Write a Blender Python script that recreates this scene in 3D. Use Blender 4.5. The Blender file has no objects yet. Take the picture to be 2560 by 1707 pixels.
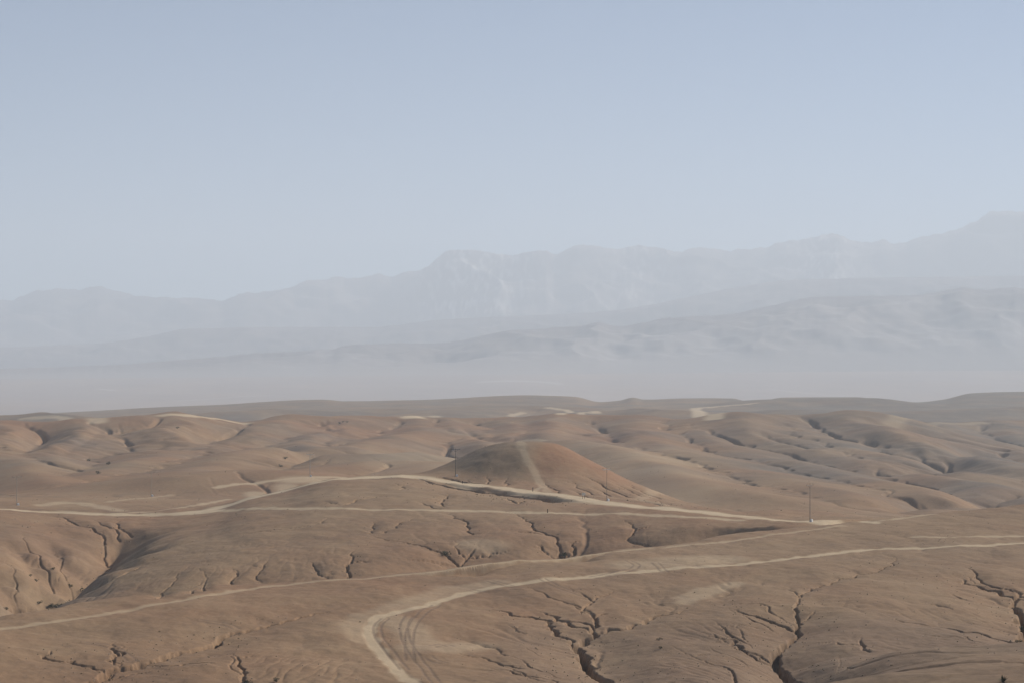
import bpy, math, random
import numpy as np

# ---------------------------------------------------------------- camera, sky, sun, exposure
W_PX, H_PX = 2560.0, 1707.0        # the photograph's own pixels; picture points below are given in them
FOC = W_PX * 70.0 / 36.0           # 70 mm lens
HOR = 940.0                        # eye level row
CAMZ = 50.0                        # camera height above the road plateau

scn = bpy.context.scene
cam_d = bpy.data.cameras.new("camera")
cam_d.lens = 70.0; cam_d.sensor_width = 36.0
cam_d.clip_start = 1.0; cam_d.clip_end = 120000.0
cam_d.shift_y = (HOR - H_PX / 2) / W_PX
cam = bpy.data.objects.new("camera", cam_d)
cam.location = (0, 0, CAMZ); cam.rotation_euler = (math.radians(90), 0, 0)
scn.collection.objects.link(cam); scn.camera = cam

SUN_AZ = 58.0      # degrees clockwise from the view direction (+Y): right and a little behind the hills
SUN_EL = 30.0
world = bpy.data.worlds.new("World"); scn.world = world; world.use_nodes = True
wn = world.node_tree
bg = wn.nodes["Background"]
sky = wn.nodes.new("ShaderNodeTexSky"); sky.sky_type = 'NISHITA'; sky.sun_disc = False
sky.sun_elevation = math.radians(SUN_EL); sky.sun_rotation = math.radians(SUN_AZ)
sky.altitude = 4000; sky.air_density = 1.0; sky.dust_density = 0.3; sky.ozone_density = 3.0
wn.links.new(sky.outputs[0], bg.inputs[0]); bg.inputs[1].default_value = 0.068

sun_d = bpy.data.lights.new("sun", 'SUN'); sun_d.energy = 5.0; sun_d.angle = math.radians(1.0)
sun_d.color = (1.0, 0.94, 0.86)
sun = bpy.data.objects.new("sun", sun_d); scn.collection.objects.link(sun)
sun.rotation_euler = (math.radians(90 - SUN_EL), 0, math.radians(180 - SUN_AZ))
sun.location = (600, 400, 900)

scn.view_settings.view_transform = 'Standard'; scn.view_settings.look = 'None'
scn.view_settings.exposure = 0.30; scn.view_settings.gamma = 1.0
scn.cycles.max_bounces = 6; scn.cycles.diffuse_bounces = 3; scn.cycles.volume_bounces = 2
scn.cycles.use_denoising = True

HAZE = 0.91e-4
R = np.random.RandomState(7)
random.seed(7)

# ---------------------------------------------------------------- small numeric helpers
def pchip_slopes(X, Z):
    """monotone cubic slopes; X, Z are (K, n)"""
    h = np.diff(X, axis=0); d = np.diff(Z, axis=0) / h
    m = np.zeros_like(Z)
    w1 = 2 * h[1:] + h[:-1]; w2 = h[1:] + 2 * h[:-1]
    same = d[1:] * d[:-1] > 0
    with np.errstate(divide='ignore', invalid='ignore'):
        hm = (w1 + w2) / (w1 / d[:-1] + w2 / d[1:])
    m[1:-1] = np.where(same, hm, 0.0)
    m[0] = d[0]; m[-1] = d[-1]
    return m

def curve(pts, x):
    """smooth monotone curve through (x, y) points, clamped outside"""
    if len(pts) == 1: return np.full(np.shape(x), float(pts[0][1]))
    p = sorted(pts); X = np.array([a for a, b in p], float)[:, None]; Z = np.array([b for a, b in p], float)[:, None]
    m = pchip_slopes(X, Z)[:, 0]; X = X[:, 0]; Z = Z[:, 0]
    xc = np.clip(x, X[0], X[-1]); i = np.clip(np.searchsorted(X, xc, side='right') - 1, 0, len(X) - 2)
    h = X[i + 1] - X[i]; t = (xc - X[i]) / h
    return (Z[i] * (2*t**3 - 3*t**2 + 1) + Z[i+1] * (-2*t**3 + 3*t**2) + h * m[i] * (t**3 - 2*t**2 + t) + h * m[i+1] * (t**3 - t**2))

_perm = np.random.RandomState(3).permutation(1024).astype(np.int32)
_ang = np.random.RandomState(4).rand(1024) * 2 * math.pi
_gx = np.cos(_ang).astype(np.float32); _gy = np.sin(_ang).astype(np.float32)
def noise(x, y, seed=0):
    xi = np.floor(x); yi = np.floor(y)
    fx = (x - xi).astype(np.float32); fy = (y - yi).astype(np.float32)
    xi = xi.astype(np.int32); yi = yi.astype(np.int32)
    a0 = _perm[(xi + seed * 57) & 1023]; a1 = _perm[(xi + 1 + seed * 57) & 1023]
    def g(a, yy, dx, dy):
        k = _perm[(a + yy) & 1023]
        return _gx[k] * dx + _gy[k] * dy
    u = fx * fx * fx * (fx * (fx * 6 - 15) + 10); v = fy * fy * fy * (fy * (fy * 6 - 15) + 10)
    n00 = g(a0, yi, fx, fy); n10 = g(a1, yi, fx - 1, fy)
    n01 = g(a0, yi + 1, fx, fy - 1); n11 = g(a1, yi + 1, fx - 1, fy - 1)
    a = n00 + u * (n10 - n00); b = n01 + u * (n11 - n01)
    return (a + v * (b - a)) * 1.45
def fbm(x, y, scale, octaves, seed=0, gain=0.5):
    out = 0; a = 1.0; f = 1.0 / scale
    for o in range(octaves):
        out = out + a * noise(x * f + 17.3 * o, y * f - 9.1 * o, seed + o); a *= gain; f *= 2.03
    return out
def sstep(a, b, x):
    t = np.clip((x - a) / (b - a), 0, 1); return t * t * (3 - 2 * t)

# ---------------------------------------------------------------- the ground as one height field (fans out from the viewpoint)
U = np.arange(-440, 3005, 2.4)                              # columns
def rows():
    out = [205.0]
    while out[-1] < 6400:
        y = out[-1]
        out.append(y * (1 + (0.0011 if y < 960 else 0.0011 + (y - 960) / 1600 * 0.0016 if y < 2560 else 0.0045)))
    return np.array(out)
Y = rows()
NV, NU = len(Y), len(U)
UU, YY = np.meshgrid(U, Y)
XX = (UU - W_PX / 2) / FOC * YY

def drop_at(s, y): return (s - HOR) / FOC * y

sB = [(-440, 1600), (0, 1540), (110, 1519), (234, 1499), (402, 1485), (548, 1468), (622, 1459), (860, 1446), (1161, 1413), (1380, 1393),
      (1581, 1369), (1710, 1355), (1799, 1340), (2084, 1312), (2139, 1305), (2395, 1280), (2560, 1264), (3000, 1245)]
sE = [(-440, 1040), (0, 1037), (183, 1029), (402, 1017), (548, 1011), (804, 998), (860, 1002), (1069, 998), (1325, 987), (1435, 991), (1501, 1004),
      (1550, 1000), (1581, 993), (1611, 998), (1710, 995), (1828, 995), (1883, 1005), (1956, 993), (2139, 992), (2248, 1005), (2292, 1005),
      (2358, 998), (2431, 982), (2560, 978), (3000, 970)]
sC = [(-440, 1262), (0, 1270), (128, 1281), (329, 1286), (475, 1279), (541, 1269), (622,1246), (713,1225), (800,1202), (860,1193), (940,1189), (1003, 1186), (1069, 1191),
      (1161, 1206), (1289, 1222), (1435, 1242), (1581, 1262), (1710, 1274), (1846, 1288), (2022, 1303), (2175, 1304)]
yC = [(-440, 800), (0, 790), (475, 790), (622, 808), (775, 838), (1003, 862), (1289, 797), (1581, 711), (1846, 660), (2022, 632), (2175, 642), (2560, 740), (3000, 790)]
dB = curve([(-440, 51), (0, 50), (640, 49), (1280, 48), (1800, 47), (2130, 46), (2560, 44), (3000, 44)], U)
YB = dB * FOC / (curve(sB, U) - HOR)
YC = curve(yC, U)
dC = drop_at(curve(sC, U), YC)
dC = np.where(U > 2175, curve([(2175, drop_at(1304, 642)), (2560, 53), (3000, 55)], U), dC)
def tab(*p): return curve(list(p), U)
K = []
K.append((tab((0, 200)), tab((0, 50), (1700, 44), (2560, 38))))
K.append((tab((0, 305)), tab((0, 54), (1280, 57), (1700, 50), (1879, drop_at(1695, 305)), (2000, drop_at(1662, 305)), (2131, drop_at(1636, 305)),
                             (2321, drop_at(1620, 305)), (2560, drop_at(1604, 305)), (3000, 39))))
K.append((tab((0, 340), (1280, 352)), tab((0, 54), (640, 56), (1280, 56.5), (1850, 56), (2560, 56.5))))
K.append((tab((0, 375), (640, 395), (1280, 415), (2000, 430), (2560, 440)), tab((0, 51.5), (640, 53.5), (1280, 54.6), (2000, 53.5), (2560, 54.5))))
K.append((YB, dB))
K.append((YB + tab((0, 60), (1280, 60), (2100, 40), (2560, 60)) * tab((0, 1), (1700, 1), (2022, 0.4), (2120, 0.35), (2560, 1)),
          tab((0, 72), (300, 68), (640, 62), (1280, 60), (1700, 55), (1900, 50), (2022, 47.5), (2130, 48), (2560, 58))))
yM = np.minimum(YB + 125, YB + (YC - YB) * 0.6)
yM = np.maximum(yM, K[-1][0] + 4)
K.append((yM, tab((0, 65), (300, 60), (640, 54), (1000, 52.5), (1280, 50.5), (1800, 48), (2022, 47), (2130, 48.5), (2560, 57))))
yC2 = np.maximum(YC, yM + 6)
K.append((yC2, dC))
K.append((yC2 + tab((0, 65), (775, 50), (1280, 95), (1600, 95), (1846, 75), (2022, 80), (2560, 80)),
          tab((-440, 50), (0, 53), (475, 55), (700, 54), (1003, 50), (1120, 47), (1289, 47.5), (1581, 50), (1750, 50), (1846, 50.5), (1950, 49), (2060, 49.6), (2180, 54), (2560, 64))))
K.append((np.maximum(K[-1][0] + 60, tab((0, 1000))), tab((0, 60), (475, 60), (1003, 62), (1700, 66), (2560, 72))))
K.append((tab((0, 1300)), tab((0, 80), (1280, 78), (2000, 82), (2560, 88))))
K.append((tab((0, 1700)), tab((0, 80), (1280, 76), (2560, 86))))
K.append((tab((0, 2200)), tab((0, 66), (1280, 66), (2560, 72))))
K.append((tab((0, 2900)), tab((0, 70), (1280, 66), (2560, 60))))
K.append((tab((0, 3600)), tab((0, 75), (800, 64), (2560, 56))))
K.append((tab((0, 4300)), drop_at(curve(sE, U), 4300.0)))
K.append((tab((0, 4900)), tab((0, 110))))
K.append((tab((0, 6500)), tab((0, 135))))
KY = np.array([k[0] for k in K]); KD = np.array([k[1] for k in K])

def eval_knots(KY, KZ, YY):
    m = pchip_slopes(KY, KZ); Z = np.zeros_like(YY)
    for k in range(len(KY) - 1):
        y0, y1 = KY[k][None, :], KY[k + 1][None, :]
        h = y1 - y0
        M = (YY >= y0) & ((YY < y1) if k < len(KY) - 2 else (YY >= y0)) if k > 0 else (YY < y1)
        t = np.clip((YY - y0) / h, 0, 1)
        v = KZ[k] * (2*t**3 - 3*t**2 + 1) + KZ[k+1] * (-2*t**3 + 3*t**2) + h * m[k] * (t**3 - 2*t**2 + t) + h * m[k+1] * (t**3 - t**2)
        Z = np.where(M, v, Z)
    return Z
Z = (CAMZ - eval_knots(KY, KD, YY)).astype(np.float64)
del KD

def uv_box(x0, x1, y0, y1):
    """grid window that holds a world rectangle"""
    y0 = max(y0, Y[0] + .1)
    v0 = max(0, np.searchsorted(Y, y0) - 1); v1 = min(NV, np.searchsorted(Y, y1) + 1)
    us = [x / y * FOC + W_PX / 2 for x in (x0, x1) for y in (y0, y1)]
    u0 = max(0, int((min(us) - U[0]) / 2.4) - 1); u1 = min(NU, int((max(us) - U[0]) / 2.4) + 2)
    return v0, v1, u0, u1

def seg_dist(px, py, ax, ay, bx, by):
    dx, dy = bx - ax, by - ay; L = dx * dx + dy * dy + 1e-9
    t = np.clip(((px - ax) * dx + (py - ay) * dy) / L, 0, 1)
    return np.hypot(px - ax - t * dx, py - ay - t * dy), t

# --- ridges and spurs of the hills: (px, py, distance) along the crest, flank slope, rounding
def wpt(px, py, y): return ((px - W_PX / 2) / FOC * y, y, CAMZ - drop_at(py, y))
RIDGES = [
 ([(1398,1037,2000),(1581,1039,2000),(1710,1052,1950),(1839,1034,1900),(1956,1038,1950),(2120,1027,1950),(2170,1046,1900),(2230,1066,1900)], .26, 22),
 ([(1839,1034,1900),(1870,1062,1760),(1960,1100,1640),(2100,1138,1520),(2260,1172,1400),(2430,1205,1290),(2560,1235,1200)], .27, 12),
 ([(1956,1038,1950),(2010,1085,1740),(2120,1122,1600),(2240,1148,1500),(2400,1178,1400)], .27, 12),
 ([(2120,1027,1950),(2165,1060,1800),(2260,1092,1690),(2390,1122,1590),(2500,1152,1500),(2600,1180,1420)], .27, 12),
 ([(1710,1052,1950),(1740,1085,1720),(1850,1122,1520),(1990,1157,1370),(2150,1196,1220),(2330,1235,1110)], .25, 12),
 ([(1581,1039,2000),(1590,1090,1640),(1700,1128,1420),(1850,1168,1250),(2000,1204,1130),(2150,1240,1040)], .24, 14),
 ([(1420,1098,1500),(1520,1118,1380),(1620,1152,1230),(1720,1190,1100),(1880,1236,990)], .23, 14),
 ([(2230,1066,2300),(2330,1056,2300),(2450,1052,2350),(2560,1050,2400),(2800,1040,2500)], .24, 25),
 ([(2330,1056,2300),(2400,1090,2000),(2500,1118,1850),(2620,1140,1700)], .27, 12),
 ([(2500,1053,2350),(2560,1095,2050),(2700,1110,1900)], .27, 12),
 ([(-300,1048,1700),(0,1053,1700),(110,1053,1700),(200,1051,1700),(329,1041,1700),(439,1036,1750),(603,1054,1850),(731,1039,1900),(804,1037,1900),
   (860,1042,1950),(1033,1044,2000),(1270,1045,2050),(1398,1037,2000)], .27, 22),
 ([(0,1053,1700),(20,1078,1540),(50,1112,1400)], .33, 9),
 ([(-200,1060,1650),(-100,1110,1400),(0,1150,1230),(90,1180,1120),(150,1205,1050)], .26, 12),
 ([(200,1051,1700),(225,1072,1570),(150,1094,1470),(80,1120,1370),(120,1150,1250)], .30, 9),
 ([(439,1036,1750),(425,1062,1620),(450,1088,1500),(485,1106,1420)], .34, 8),
 ([(731,1039,1900),(640,1068,1700),(520,1098,1530),(400,1130,1370),(300,1168,1200),(250,1192,1110)], .25, 13),
 ([(860,1042,1950),(830,1075,1720),(760,1100,1560),(790,1122,1430)], .29, 11),
 ([(1033,1044,2000),(1060,1072,1780),(960,1098,1580),(870,1118,1450)], .27, 13),
 ([(1130,1045,2000),(1150,1066,1830),(1185,1088,1680),(1225,1108,1560)], .30, 9),
 ([(1270,1045,2050),(1290,1070,1820),(1260,1094,1640)], .29, 9),
 ([(1398,1037,2000),(1370,1075,1720),(1400,1100,1560),(1500,1120,1430)], .28, 11),
 ([(640,1120,1380),(560,1150,1240),(480,1180,1110)], .22, 16),
 ([(830,1165,1110),(940,1150,1160),(1040,1152,1140),(1130,1166,1080)], .20, 22),
 ([(1010,1128,1330),(900,1134,1300),(800,1140,1270)], .22, 18),
 ([(480,1186,1030),(600,1172,1070),(700,1176,1050)], .18, 20),
 # ranges farther back
 ([(-200,1040,2700),(0,1037,2700),(99,1028,2700),(165,1035,2650),(241,1052,2500)], .22, 20),
 ([(560,1030,3100),(700,1022,3200),(850,1026,3200),(980,1020,3250)], .14, 50),
 ([(1090,1030,3000),(1230,1012,3300),(1400,1014,3300),(1500,1028,3100)], .14, 50),
 ([(1500,1026,2900),(1600,1020,2900),(1700,1022,2850),(1780,1042,2750)], .18, 30),
 ([(1883,1012,3700),(1956,996,3800),(2139,994,3800),(2248,1008,3700)], .14, 60),
 ([(1980,1022,3000),(2200,1030,2900),(2350,1026,3000),(2560,1016,3100)], .14, 50),
]
def apply_ridges(Z):
    T = 2.2
    acc = np.zeros(Z.shape, np.float32)          # sum of exp((h - Z)/T)
    for pts, k, rw in RIDGES:
        P = [wpt(*p) for p in pts]
        best = None
        reach = 190 / (k / .25) if pts[0][2] < 2400 else 420
        bx = uv_box(min(p[0] for p in P) - reach, max(p[0] for p in P) + reach, min(p[1] for p in P) - reach, max(p[1] for p in P) + reach)
        v0, v1, u0, u1 = bx
        x = XX[v0:v1, u0:u1]; y = YY[v0:v1, u0:u1]
        wx = x + 14 * noise(x / 90, y / 90, 31); wy = y + 14 * noise(x / 90, y / 90, 32)
        h = np.full(x.shape, -1e3)
        for a, b in zip(P[:-1], P[1:]):
            d, t = seg_dist(wx, wy, a[0], a[1], b[0], b[1])
            hh = a[2] + (b[2] - a[2]) * t - k * .94 * (np.sqrt(d * d + rw * rw) - rw)
            h = np.maximum(h, hh)
        e = np.clip((h - Z[v0:v1, u0:u1]) / T, -12, 30)
        acc[v0:v1, u0:u1] = np.where(True, np.logaddexp(acc[v0:v1, u0:u1], e), 0)
    return Z + T * acc
Z = apply_ridges(Z) - 0.0

# --- cone hill beside the road
CH_Y = 905.0; CH_X = (1318 - W_PX / 2) / FOC * CH_Y
cx = XX - CH_X; cy = (YY - CH_Y)
an = np.arctan2(cy, cx)
rr = np.hypot(cx, cy * 0.85) * (1 + 0.05 * noise(np.cos(an) * 2.2 + 5, np.sin(an) * 2.2, 9))
prof_l = [(0, 1.0), (9, .975), (21, .79), (31, .51), (44, .14), (54, .03), (64, 0)]
prof_r = [(0, 1.0), (12, .95), (24, .745), (37, .52), (51, .31), (70, .11), (92, 0)]
wr = sstep(-.2, .6, np.cos(an))
cone = (curve(prof_l, rr.ravel()).reshape(rr.shape) * (1 - wr) + curve(prof_r, rr.ravel()).reshape(rr.shape) * wr)
CONE_TOP = CAMZ - drop_at(1100, CH_Y)
cone_on = (rr < 95)
zc_base = Z.copy()
Z = np.where(cone_on, Z + (CONE_TOP - np.minimum(Z, CONE_TOP)) * cone, Z)
cone_m = np.where(cone_on, cone, 0).astype(np.float32)
del cx, cy, rr, wr, cone, zc_base

# --- rolling relief
amp_far = sstep(980, 1350, YY)
mid = 1 - sstep(850, 1100, YY)
Z += amp_far * (1 - sstep(3800, 4200, YY) * .7) * (1.6 * fbm(XX, YY, 120, 4, 11) )
Z += amp_far * .6 * np.abs(fbm(XX, YY, 45, 3, 15)) * (YY < 2600)
Z += mid * (0.75 * fbm(XX, YY, 60, 3, 21) + .32 * (1 - sstep(560, 640, YY)) * fbm(XX, YY, 24, 2, 23) + 0.28 * fbm(XX, YY, 11, 3, 25))
def rill_field(Z, u0, u1, y0, y1, dx, dy, across, along, depth, seed):
    L = math.hypot(dx, dy); dx, dy = dx / L, dy / L
    wx = XX + 1.2 * noise(XX / 9, YY / 9, seed + 5)
    p = wx * dx + YY * dy; q = -wx * dy + YY * dx
    r = 1 - np.abs(noise(q / across, p / along, seed)) * 2.4
    m = sstep(u0, u0 + 90, UU) * (1 - sstep(u1 - 90, u1, UU)) * sstep(y0, y0 + 18, YY) * (1 - sstep(y1 - 18, y1, YY))
    m = m * sstep(-.25, .35, noise(XX / 22, YY / 22, seed + 9) + .15)
    return Z - depth * np.clip(r, 0, 1) ** 2 * m
Zsm = Z.copy()
Z = rill_field(Z, 560, 920, 325, 395, -.25, -1, 2.2, 14, .14, 201)
Z = rill_field(Z, 1120, 1560, 320, 400, .55, -1, 2.6, 16, .08, 203)
Z = rill_field(Z, 1600, 2050, 350, 440, .6, -1, 2.8, 18, .14, 205)
Z = rill_field(Z, 250, 900, 515, 640, -.05, -1, 3.0, 20, .08, 207)
Z = rill_field(Z, 900, 1700, 560, 680, .1, -1, 4.0, 22, .06, 209)
Z = rill_field(Z, 2050, 2700, 380, 470, .4, -1, 3.2, 18, .10, 211)
Z = rill_field(Z, -200, 330, 540, 700, -.1, -1, 4.5, 26, .3, 213)

# --- find the ground point seen at a picture position (first hit along the column)
def horizon_map():
    S = HOR + FOC * (CAMZ - Zsm) / YY
    return np.minimum.accumulate(S, axis=0)
HM = horizon_map()
def at(px, py):
    j = int(round((px - U[0]) / 2.4)); j = min(max(j, 0), NU - 1)
    col = HM[:, j]
    i = int(np.searchsorted(-col, -py)); i = min(max(i, 1), NV - 1)
    y = Y[i]
    return np.array([(px - W_PX / 2) / FOC * y, y])

def world_line(pts, wig=0.0, seed=0, sub=1):
    P = [at(*p[:2]) for p in pts]
    # densify with a little wander
    out = [P[0]]
    rs = np.random.RandomState(seed)
    for a, b in zip(P[:-1], P[1:]):
        L = np.hypot(*(b - a)); n = max(1, int(L / 2.5)) if wig > 0 else 1
        n = min(n, 14)
        nrm = np.array([-(b - a)[1], (b - a)[0]]) / (L + 1e-6)
        for k in range(1, n + 1):
            p = a + (b - a) * k / n
            if k < n: p = p + nrm * rs.uniform(-1, 1) * wig
            out.append(p)
    return out

def line_field(P, reach, fn):
    """fn(sub-arrays v0..u1, distance, arclength fraction) for the nearest segment"""
    xs = [p[0] for p in P]; ys = [p[1] for p in P]
    v0, v1, u0, u1 = uv_box(min(xs) - reach, max(xs) + reach, min(ys) - reach, max(ys) + reach)
    if v1 <= v0 or u1 <= u0: return
    x = XX[v0:v1, u0:u1]; y = YY[v0:v1, u0:u1]
    D = np.full(x.shape, 1e9); TT = np.zeros(x.shape)
    L = [0]
    for a, b in zip(P[:-1], P[1:]): L.append(L[-1] + math.hypot(*(b - a)))
    for k, (a, b) in enumerate(zip(P[:-1], P[1:])):
        c0, c1, d0, d1 = uv_box(min(a[0], b[0]) - reach, max(a[0], b[0]) + reach, min(a[1], b[1]) - reach, max(a[1], b[1]) + reach)
        c0 -= v0; c1 -= v0; d0 -= u0; d1 -= u0
        c0 = max(c0, 0); d0 = max(d0, 0)
        if c1 <= c0 or d1 <= d0: continue
        d, t = seg_dist(x[c0:c1, d0:d1], y[c0:c1, d0:d1], a[0], a[1], b[0], b[1])
        tt = (L[k] + t * (L[k+1] - L[k])) / (L[-1] + 1e-9)
        m = d < D[c0:c1, d0:d1]
        D[c0:c1, d0:d1] = np.where(m, d, D[c0:c1, d0:d1]); TT[c0:c1, d0:d1] = np.where(m, tt, TT[c0:c1, d0:d1])
    fn(v0, v1, u0, u1, D, TT)

# --- broad hollows first
for pts, w, dep in [([(330,1318),(268,1345),(219,1377),(154,1405),(80,1440),(40,1480),(-60,1500)], 12, 9.5), ([(330,1352),(240,1392),(150,1440),(100,1475),(0,1520)], 10, 4.5),
                    ([(-60,1400),(30,1425),(80,1460)], 10, 4), ([(120,1335),(150,1362),(190,1392)], 7, 3), ([(30,1345),(70,1375),(110,1410)], 7, 3.5),
                    ([(585,1070),(530,1080),(490,1092),(468,1106)], 24, 7), ([(120,1078),(90,1090),(68,1103),(52,1118)], 20, 7), ([(780,1130),(745,1140),(718,1152)], 12, 5),
                    ([(2440,1115),(2380,1145),(2300,1172)], 22, 7), ([(2370,1240),(2310,1254),(2240,1262)], 12, 4.5), ([(2560,1228),(2490,1246),(2420,1256)], 12, 4.5),
                    ([(2150,1085),(2220,1110),(2300,1130)], 12, 3), ([(1890,1070),(1950,1095),(2030,1115)], 10, 3.5), ([(1500,1060),(1530,1085),(1560,1100)], 12, 3.5),
                    ([(1150,1062),(1190,1082),(1235,1100)], 10, 3.5), ([(840,1060),(845,1080),(800,1105)], 12, 3), ([(260,1060),(230,1085),(180,1110)], 12, 3),
                    ([(1900,1600),(1960,1640),(2020,1665),(2080,1668)], 9, 3.0), ([(1085,1372),(1160,1395),(1175,1412)], 11, 2.6), ([(1380,1350),(1400,1375),(1412,1392)], 8, 2.2),
                    ([(1440,1560),(1500,1600),(1520,1680)], 8, 1.2), ([(2000,1510),(1980,1570),(1960,1620)], 8, 1.3)]:
    def fn(v0, v1, u0, u1, D, T):
        x = XX[v0:v1, u0:u1]; y = YY[v0:v1, u0:u1]
        d = D * (1 + .3 * noise(x / 14, y / 14, 33)) / w
        Z[v0:v1, u0:u1] -= dep * np.exp(-np.abs(d) ** 1.5) * sstep(-.02, .2, T)
    line_field(world_line(pts), w * 3.2, fn)

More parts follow.
